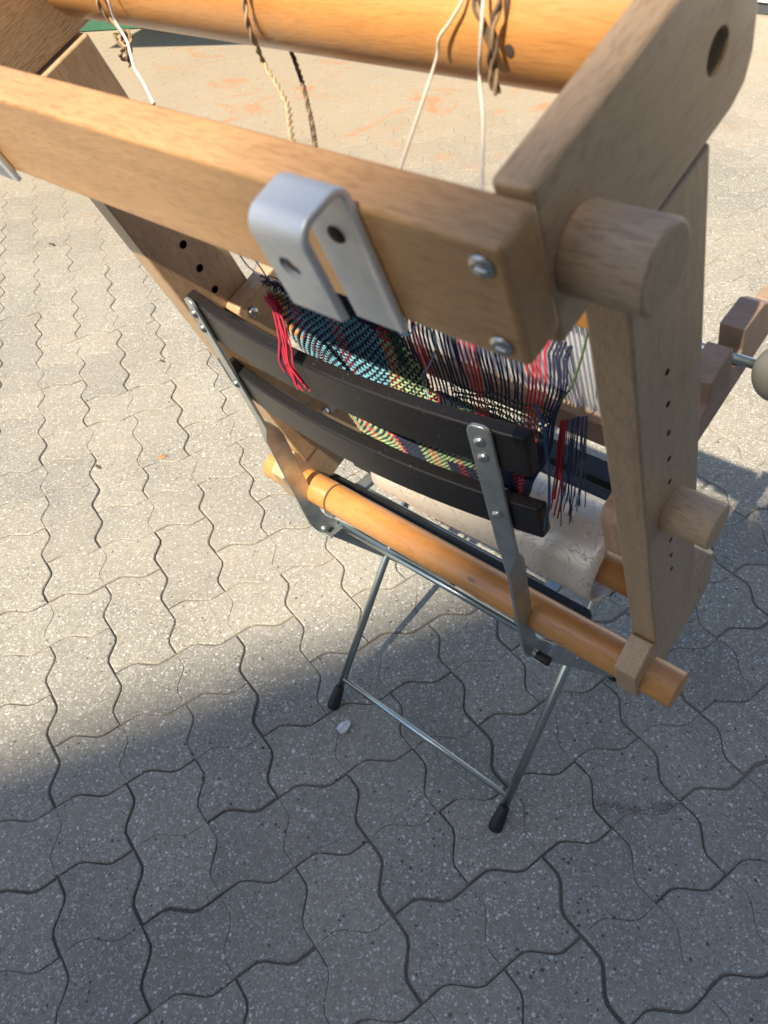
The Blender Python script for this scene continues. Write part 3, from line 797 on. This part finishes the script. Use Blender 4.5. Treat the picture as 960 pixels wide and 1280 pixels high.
# cut ends fanning up against the reed
# tassel tied round the top left corner
Y5 = Yarns()
TW = [LMI @ Vector(p) for p in [(-0.033, -0.058, 0.84), (-0.027, -0.060, 0.833), (-0.018, -0.064, 0.821), (-0.012, -0.070, 0.805), (-0.008, -0.0745, 0.792), (-0.004, -0.075, 0.784), (0.0, -0.074, 0.774)]]
for k in range(17):
    off = Vector((ry.uniform(-0.0034, 0.0034), ry.uniform(-0.002, 0.001), 0)); spread = random.choice((-0.004, 0.001, 0.009)) + ry.uniform(-0.0015, 0.0015); cut = ry.uniform(-0.004, 0.006)
    wv_ = ry.uniform(0, 6.28); P = [p + off*(0.5+i/6) + Vector((spread*(i/6)**2 + 0.0016*math.sin(i*1.7+wv_), -0.0012*abs(math.sin(i*1.3+wv_)), -cut*2*(i/6))) for i, p in enumerate(TW)]
    Y5.add(smooth_path(P, 4), 0.00085, RED if k < 13 else NAVY, 5)
for k in range(9):   # the knot
    c = TW[1]; P = []
    for a in range(13): P.append(c + Vector((0.0052*math.cos(a*0.55+k), -0.002 - 0.0024*math.sin(a*0.5+k), 0.0042*math.sin(a*0.55+k) - k*0.0014 + 0.004)))
    Y5.add(P, 0.0009, RED if k % 2 else (0.35, 0.02, 0.045), 5)
ts = Y5.build('tassel', cloth); ts['label'] = 'red and navy tassel knotted at the corner of the weaving'
Y6 = Yarns()
for k in range(60):  # fuzzy dark fringe along the top left selvedge
    u = ry.uniform(0, 0.22); p = CS(u, 0.0); d = Vector((ry.uniform(-0.012, 0.006), ry.uniform(-0.006, 0.004), ry.uniform(-0.006, 0.010)))
    Y6.add(smooth_path([p, p + d*0.5 + Vector((0, 0, 0.003)), p + d], 3), 0.0006, NAVY if k % 4 else (0.28, 0.2, 0.13), 4)
fz = Y6.build('fringe', cloth); fz['kind'] = 'stuff'
def strand(name, pts, r, col, parent=None, n=6):
    Y = Yarns(); Y.add(smooth_path(pts, 6), r, col, n); return Y.build(name, parent)
strand('teal_thread', [(0.071, 0.06, 0.368), (0.07, 0.06, 0.355), (0.082, 0.06, 0.361), (0.097, 0.06, 0.38), (0.094, 0.07, 0.362), (0.096, 0.07, 0.344), (0.084, 0.064, 0.317), (0.072, 0.062, 0.3), (0.071, 0.060, 0.282), (0.075, 0.055, 0.275), (0.069, 0.052, 0.261)], 0.0007, (0.16, 0.36, 0.42), cloth)
strand('green_thread', [(0.219, 0.105, 0.387), (0.213, 0.1, 0.356), (0.206, 0.09, 0.325), (0.194, 0.085, 0.299), (0.185, 0.082, 0.274)], 0.0009, (0.10, 0.17, 0.06), cloth)
strand('navy_thread', [LMI @ Vector(p) for p in [(0.200, -0.020, 0.800), (0.211, -0.024, 0.785), (0.2155, -0.026, 0.768), (0.2175, -0.022, 0.742), (0.2185, -0.020, 0.707), (0.2168, -0.019, 0.690), (0.216, -0.019, 0.676)]], 0.0012, (0.03, 0.07, 0.13), cloth)
strand('white_thread', [(-0.063, 0.04, 0.423), (-0.061, 0.04, 0.405), (-0.039, 0.036, 0.406), (-0.016, 0.034, 0.415), (-0.003, 0.034, 0.426), (-0.012, 0.032, 0.414), (-0.018, 0.03, 0.415), (-0.033, 0.03, 0.401)], 0.0007, (0.55, 0.53, 0.50), cloth)
strand('white_thread', [(-0.040, 0.036, 0.44), (-0.030, 0.034, 0.42), (-0.022, 0.03, 0.40)], 0.0007, (0.55, 0.53, 0.50), cloth)

# ------------------------------------------------------------------ cords tied round the roller
def cordmesh(name, pts, r, cols, label, group=None, twisted=True):
    path = smooth_path([LM @ Vector(p) for p in pts], 8)
    # resample finely, lay two or three plies round each other
    L = [0.0]
    for a, b in zip(path, path[1:]): L.append(L[-1] + (b-a).length)
    tot = L[-1]; step = r*0.55; npt = max(8, int(tot/step)); fine = []
    k = 0
    for i in range(npt+1):
        s = tot*i/npt
        while k < len(L)-2 and L[k+1] < s: k += 1
        seg = max(1e-9, L[k+1]-L[k]); fine.append(path[k].lerp(path[k+1], (s-L[k])/seg))
    Y = Yarns(); o0 = fine[0]
    if not twisted:
        Y.add([p - o0 for p in fine[::2]], r, cols[0], 7)
    else:
        plies = len(cols); last = None
        U = []
        for i, p in enumerate(fine):
            t = (fine[min(i+1, npt)] - fine[max(i-1, 0)]).normalized()
            u = t.orthogonal().normalized() if last is None else (last - t*last.dot(t)).normalized()
            last = u; U.append((u, t.cross(u)))
        for q in range(plies):
            pts2 = []
            for i, p in enumerate(fine):
                a = 2*math.pi*q/plies + i*step/(r*3.0)*1.5
                pts2.append(p - o0 + (U[i][0]*math.cos(a) + U[i][1]*math.sin(a))*r*0.52)
            Y.add(pts2, r*0.52, cols[q], 5)
    o = Y.build(name, None); o.location = o0
    tag(o, label, 'cord', group); return o
J1, J2, J3 = (0.42, 0.30, 0.17), (0.30, 0.205, 0.115), (0.50, 0.38, 0.24)
D1_, D2_ = (0.16, 0.105, 0.065), (0.10, 0.065, 0.04)
def C(*p): return [Vector(q) for q in p]
cordmesh('jute_cord', [(-0.097, 0.0754, 0.6157), (-0.1025, 0.0705, 0.6021), (-0.1032, 0.0705, 0.592), (-0.0994, 0.0715, 0.5837), (-0.101, 0.073, 0.576), (-0.113, 0.073, 0.567), (-0.126, 0.074, 0.558), (-0.122, 0.0765, 0.556), (-0.111, 0.077, 0.564), (-0.098, 0.073, 0.580), (-0.107, 0.070, 0.579), (-0.100, 0.069, 0.572), (-0.093, 0.073, 0.577), (-0.101, 0.077, 0.578), (-0.106, 0.073, 0.574), (-0.112, 0.072, 0.560), (-0.118, 0.073, 0.553)], 0.0016, [J1, J2], 'short jute cord with knotted loop at the left end of the roller')
cordmesh('jute_cord', [(0.0497, 0.0830, 0.628), (0.0497, 0.0775, 0.6221), (0.0489, 0.0725, 0.6124), (0.0455, 0.0705, 0.6009), (0.0417, 0.072, 0.5879), (0.035, 0.076, 0.572), (0.065, 0.058, 0.574), (0.092, 0.040, 0.580), (0.116, 0.020, 0.588), (0.141, 0.0, 0.597), (0.1590, -0.0150, 0.6050), (0.1590, -0.0200, 0.5950)], 0.0017, [J1, J3], 'pale twisted jute cord running from the middle of the roller down behind the beam')
cordmesh('brown_cord', [(0.000, 0.13, 0.565), (0.006, 0.12, 0.558), (0.018, 0.11, 0.548), (0.043, 0.09, 0.547), (0.067, 0.07, 0.552), (0.091, 0.05, 0.558), (0.115, 0.03, 0.568), (0.1390, 0.0100, 0.5770), (0.1620, -0.0100, 0.5850)], 0.0016, [D1_, D2_, J2], 'dark brown doubled cord coming out under the roller')
cordmesh('white_thread', [(0.1985, 0.0865, 0.631), (0.1981, 0.0830, 0.6272), (0.1958, 0.0765, 0.6203), (0.1895, 0.0730, 0.6131), (0.1836, 0.0705, 0.6072), (0.1805, 0.069, 0.5985), (0.178, 0.06, 0.589), (0.196, 0.03, 0.597), (0.216, 0.0, 0.608), (0.2230, -0.0150, 0.6090), (0.2210, -0.0200, 0.6000)], 0.00085, [(0.60, 0.52, 0.42)], 'cream thread slanting from the roller to the right part of the beam', None, False)
cordmesh('white_thread', [(0.2087, 0.0800, 0.6287), (0.2118, 0.0690, 0.6183), (0.21, 0.0655, 0.6061), (0.2051, 0.0670, 0.5916), (0.217, 0.05, 0.586), (0.256, 0.0, 0.609), (0.2660, -0.0150, 0.6100), (0.2680, -0.0200, 0.6030)], 0.00085, [(0.62, 0.56, 0.48)], 'straight pale thread hanging over the brown cords near the right arm', None, False)
cordmesh('white_thread', [(-0.0828, 0.071, 0.6174), (-0.0849, 0.0685, 0.604), (-0.0905, 0.0680, 0.591), (-0.075, 0.06, 0.585), (-0.055, 0.045, 0.581), (-0.035, 0.035, 0.582), (0.005, 0.015, 0.595), (0.065, -0.015, 0.618)], 0.0009, [(0.78, 0.74, 0.70)], 'bright white kinked thread beside the knotted loop on the left', None, False)
cordmesh('brown_cord', [(0.2021, 0.0800, 0.6284), (0.2059, 0.0740, 0.6214), (0.2109, 0.0710, 0.616), (0.2133, 0.0690, 0.6085), (0.2116, 0.0685, 0.5976), (0.2112, 0.0675, 0.587)], 0.0017, [J2, D1_], 'left strand of the two brown cords hanging from the roller near the right arm')
cordmesh('brown_cord', [(0.2176, 0.0805, 0.629), (0.2183, 0.0745, 0.6226), (0.2159, 0.0710, 0.6164), (0.2163, 0.0690, 0.6088), (0.2139, 0.0685, 0.5979), (0.2146, 0.0660, 0.5865)], 0.0019, [J2, D1_], 'right strand of the two brown cords hanging from the roller near the right arm')

# ------------------------------------------------------------------ the paper round the cloth roller
def papermat():
    m, nt, b = newmat('embossed_pearl_paper')
    tc = nt.nodes.new('ShaderNodeUVMap')
    n = noise(nt, tc.outputs[0], 4.5, 2, 0.5, 1.4)
    w_ = nt.nodes.new('ShaderNodeMath'); w_.operation = 'MULTIPLY'; w_.inputs[1].default_value = 7; nt.links.new(n.outputs[0], w_.inputs[0])
    fr_ = nt.nodes.new('ShaderNodeMath'); fr_.operation = 'FRACT'; nt.links.new(w_.outputs[0], fr_.inputs[0])
    scroll = ramp(nt, fr_.outputs[0], [(0.0, (0, 0, 0)), (0.07, (1, 1, 1)), (0.14, (0, 0, 0)), (1.0, (0, 0, 0))])
    v = nt.nodes.new('ShaderNodeTexVoronoi'); v.inputs['Scale'].default_value = 9; v.inputs['Randomness'].default_value = 0.75
    wp = noise(nt, tc.outputs[0], 26, 1, 0.5)
    add = nt.nodes.new('ShaderNodeMix'); add.data_type = 'VECTOR'; add.inputs[0].default_value = 0.05
    nt.links.new(tc.outputs[0], add.inputs[4]); nt.links.new(wp.outputs[1], add.inputs[5]); nt.links.new(add.outputs[1], v.inputs['Vector'])
    ringr = ramp(nt, v.outputs['Distance'], [(0.0, (0.5,)*3), (0.05, (0.5,)*3), (0.07, (0, 0, 0)), (0.15, (0, 0, 0)), (0.18, (1, 1, 1)), (0.21, (0, 0, 0))])
    pat = mixc(nt, 1.0, scroll.outputs[0], ringr.outputs[0], 'SCREEN')
    c = mixc(nt, pat, (0.72, 0.615, 0.50), (0.50, 0.41, 0.33))
    nt.links.new(c, b.inputs['Base Color'])
    b.inputs['Roughness'].default_value = 0.33; b.inputs['Metallic'].default_value = 0.25
    b.inputs['Sheen Weight'].default_value = 0.1
    bw = nt.nodes.new('ShaderNodeRGBToBW'); nt.links.new(pat, bw.inputs[0]); bump(nt, b, bw.outputs[0], 0.3, 0.0012)
    return m
paperm = papermat()
pts = []
for k in range(45):      # a loose roll, open on the far side
    a = R(22 + 316*k/44); rr_ = 0.046 * (1 + 0.035*math.sin(2*a + 0.6))
    pts.append(Vector((0, 0.0665 + rr_*math.cos(a), 0.0825 + rr_*math.sin(a))))
NXP = 26; PV = []; PF = []
for ix in range(NXP+1):
    s = ix/NXP
    for k, p in enumerate(pts):
        t = k/(len(pts)-1); x = -0.047 + 0.2845*s + (0.0015*math.sin(t*7) + 0.016*max(0.0, t-0.55)/0.45)*(s if s > 0.5 else 0)
        PV.append(Vector((x, p.y + 0.0006*math.sin(9*s+4*t), p.z + 0.0005*math.sin(13*s+2*t))))
npp = len(pts)
for ix in range(NXP):
    for k in range(npp-1): PF.append((ix*npp+k, (ix+1)*npp+k, (ix+1)*npp+k+1, ix*npp+k+1))
me = bpy.data.meshes.new('patterned_paper'); me.from_pydata([tuple(v) for v in PV], [], PF)
uv = me.uv_layers.new(name='UVMap')
for poly in me.polygons:
    poly.use_smooth = True
    for li in poly.loop_indices:
        vi = me.loops[li].vertex_index; ix, k = divmod(vi, npp); uv.data[li].uv = (ix/NXP*1.35, k/(npp-1)*1.2)
me.materials.append(paperm)
po = link(bpy.data.objects.new('patterned_paper', me)); po.location = (0, 0.055, 0.458); po.rotation_euler = (TILT, 0, 0)
md = po.modifiers.new('thickness', 'SOLIDIFY'); md.thickness = 0.0007; md.offset = 1
tag(po, 'curled pearly paper with embossed flowers wrapped round the lower roller', 'paper')

# ------------------------------------------------------------------ litter on the paving
def scrap(name, loc, r, h, mat, label, cat, seed, stretch=(1, 1)):
    rr = random.Random(seed); bm = bmesh.new(); bmesh.ops.create_icosphere(bm, subdivisions=2, radius=1)
    for v in bm.verts:
        k = 1 + rr.uniform(-0.28, 0.28); v.co = Vector((v.co.x*r*stretch[0]*k, v.co.y*r*stretch[1]*k, v.co.z*h*k + h*0.8))
    o = bmobj(name, bm, mat); o.location = loc; tag(o, label, cat); return o
scrap('paper_scrap', (-0.122, -0.023, 0.0005), 0.0105, 0.006, plain('white_scrap', (0.62, 0.63, 0.66), 0.6, 0.15, 150), 'crumpled white scrap of paper on the paving by the left chair foot', 'litter', 3, (0.8, 1.2))
scrap('leaf_fragment', (-0.951, 0.234, 0.0003), 0.009, 0.0012, plain('orange_leaf', (0.38, 0.20, 0.10), 0.8, 0.2, 80), 'small orange leaf fragment on the sunlit paving', 'litter', 4)
darkbit = plain('dark_bit', (0.07, 0.065, 0.05), 0.8, 0.2, 80)
scrap('twig_bit', (-1.284, 0.489, 0.0005), 0.008, 0.0012, darkbit, 'tiny dark twig bit lying on sunlit paving left of the chair back', 'litter', 5, (1.4, 0.4))
scrap('twig_bit', (-2.234, 0.727, 0.0005), 0.012, 0.002, darkbit, 'tiny dark twig bit lying on paving near the left edge of the photo', 'litter', 6, (1.6, 0.5))
scrap('twig_bit', (-1.05, 0.12, 0.0005), 0.008, 0.0012, darkbit, 'tiny dark twig bit lying below the orange leaf fragment', 'litter', 8, (1.4, 0.5))

# chipped corner: loose grit lying in the widened joint
gb = bmesh.new(); rg = random.Random(21)
for (ax_, ay_, bx_, by_, cnt) in ((0.262, 0.124, 0.318, 0.150, 46), (0.318, 0.150, 0.358, 0.200, 30), (0.215, 0.082, 0.262, 0.124, 10)):
    for k in range(cnt):
        t = rg.random(); r0 = rg.uniform(0.0008, 0.0030)
        cx_ = ax_ + (bx_-ax_)*t + rg.gauss(0, 0.0045); cy_ = ay_ + (by_-ay_)*t + rg.gauss(0, 0.0045)
        q = bmesh.ops.create_icosphere(gb, subdivisions=1, radius=1.0, matrix=Matrix.Translation((cx_, cy_, r0*0.5)) @ Euler((rg.random()*3, rg.random()*3, 0)).to_matrix().to_4x4() @ Matrix.Diagonal((r0*rg.uniform(.7, 1.3), r0*rg.uniform(.7, 1.3), r0*0.8, 1)))
grit = bmobj('grit', gb, plain('grit', (0.22, 0.20, 0.18), 0.9, 0.5, 300)); tag(grit, 'loose grit and crumbs along the chipped paver joint', 'grit', None, 'stuff')
# ------------------------------------------------------------------ far things that just reach into the frame
whitem = plain('white_cladding', (0.72, 0.73, 0.74), 0.5, 0.04, 6)
plinth = plain('dark_plinth', (0.06, 0.065, 0.07), 0.7, 0.2, 6)
yd = Vector((0.966, 0.26, 0)).normalized(); wl = empty('clad_wall', (-1.26, 4.30, 0), (0, 0, math.atan2(-0.10, 1.0)))
tag(wl, 'white boarded wall with dark plinth at the far right corner', 'wall')
box('plinth', 0, 4.0, 0, 0.2, 0.0, 0.05, plinth, wl, 0.004)
for k in range(8): box('board', 0, 4.0, -0.012 + 0.001*(k % 2), 0.19, 0.054 + 0.15*k, 0.054 + 0.15*k + 0.144, whitem, wl, 0.004)
greenm = plain('green_painted_board', (0.035, 0.13, 0.075), 0.6, 0.15, 9)
gp = empty('planter_box', (-4.82, 2.62, 0), (0, 0, math.atan2(0.11, 0.18)))
tag(gp, 'green painted planter box beyond the loom at the far left', 'planter')
for k in range(3): box('board', -0.9, 0.75, 0.0 + 0.002*(k % 2), 0.35, 0.004 + 0.15*k, 0.148 + 0.15*k, greenm, gp, 0.005)
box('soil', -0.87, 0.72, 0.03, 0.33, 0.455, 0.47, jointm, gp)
# unseen green parasol, added and sized to cast the far left shadow
par = empty('shadow_parasol', (-4.55, 3.95, 0), (0, 0, math.atan2(0.443, 0.897)))
tag(par, 'unseen green square parasol added to shade the far left', 'parasol')
canm = plain('green_canopy', (0.03, 0.12, 0.07), 0.8, 0.1, 9)
pw = Matrix.Translation((-4.55, 3.95, 0)) @ Euler((0, 0, math.atan2(0.443, 0.897))).to_matrix().to_4x4()
nl = pw.inverted() @ Vector((-4.078, 0.424, 2.2))
cx, cy = nl.x, nl.y; Wd = 3.0
apex = (cx + Wd/2, cy + Wd/2, 2.75)
cs = [(cx, cy, 2.2), (cx+Wd, cy, 2.2), (cx+Wd, cy+Wd, 2.2), (cx, cy+Wd, 2.2)]
mesh('canopy', cs + [apex] + [(a, b, c-0.006) for a, b, c in cs] + [(apex[0], apex[1], apex[2]-0.006)],
     [(0,1,4),(1,2,4),(2,3,4),(3,0,4),(6,5,9),(7,6,9),(8,7,9),(5,8,9),(0,1,6,5),(1,2,7,6),(2,3,8,7),(3,0,5,8)], canm, par)
tube('pole', [(0, 0, 0), (0, 0, 3.0)], 0.035, galv, par, 16)
tube('arm', [(0, 0, 2.95), (apex[0], apex[1], 2.85)], 0.025, galv, par, 12)
tube('rib', [(apex[0], apex[1], 2.84), (apex[0], apex[1], 2.30)], 0.02, galv, par, 12)
box('base', -0.35, 0.35, -0.35, 0.35, 0, 0.07, plinth, par, 0.01)

# ------------------------------------------------------------------ unseen building behind the camera, added and sized to fit the big shadow edge
T_ = 13.0; gdir = Vector((0.56, 1.0, 0)).normalized(); gn = Vector((gdir.y, -gdir.x, 0))
P0 = Vector((-0.280, 0.075, 0)) - SUN / (-SUN.z) * T_      # a point of the eaves
shadow_house = empty('shadow_house', (P0.x, P0.y, 0), (0, 0, math.atan2(gdir.y, gdir.x)))
tag(shadow_house, 'unseen four storey building added and sized to shade the yard', 'shadow_house')
wallm = plain('render_wall', (0.50, 0.46, 0.40), 0.9, 0.08, 2)
glassm = plain('window_glass', (0.04, 0.05, 0.06), 0.08, 0.05, 2, bmp=0)
framem = plain('window_frame', (0.7, 0.7, 0.68), 0.5, 0.03, 5)
roofm = plain('roof_tile', (0.28, 0.09, 0.05), 0.8, 0.2, 3)

# house local frame: x along the eaves, y towards the yard is +; the body lies on the -y side
lx0, lx1 = -10.0, 26.0; OV = 0.35
box('wall', lx0, lx1, -7.0, -OV, 0, 12.9, wallm, shadow_house)
rf = mesh('roof', [(lx0-0.3, 0, 13.0), (lx1+0.3, 0, 13.0), (lx1+0.3, -3.7, 15.0), (lx0-0.3, -3.7, 15.0), (lx0-0.3, -7.4, 13.0), (lx1+0.3, -7.4, 13.0),
                   (lx0-0.3, 0, 12.86), (lx1+0.3, 0, 12.86), (lx1+0.3, -7.4, 12.86), (lx0-0.3, -7.4, 12.86)],
          [(0,1,2,3), (3,2,5,4), (6,7,8,9), (0,1,7,6), (4,5,8,9), (0,3,4,9,6), (1,2,5,8,7)], roofm, shadow_house)
for k in range(11):
    for z in (0.9, 3.9, 6.9, 9.9):
        x = lx0 + 1.6 + k*3.1
        f = box('window', x, x+1.2, -OV-0.02, -OV+0.03, z, z+1.5, framem, shadow_house, 0.004)
        box('pane', x+0.07, x+0.57, -OV+0.031, -OV+0.036, z+0.07, z+1.43, glassm, f)
        box('pane', x+0.63, x+1.13, -OV+0.031, -OV+0.036, z+0.07, z+1.43, glassm, f)
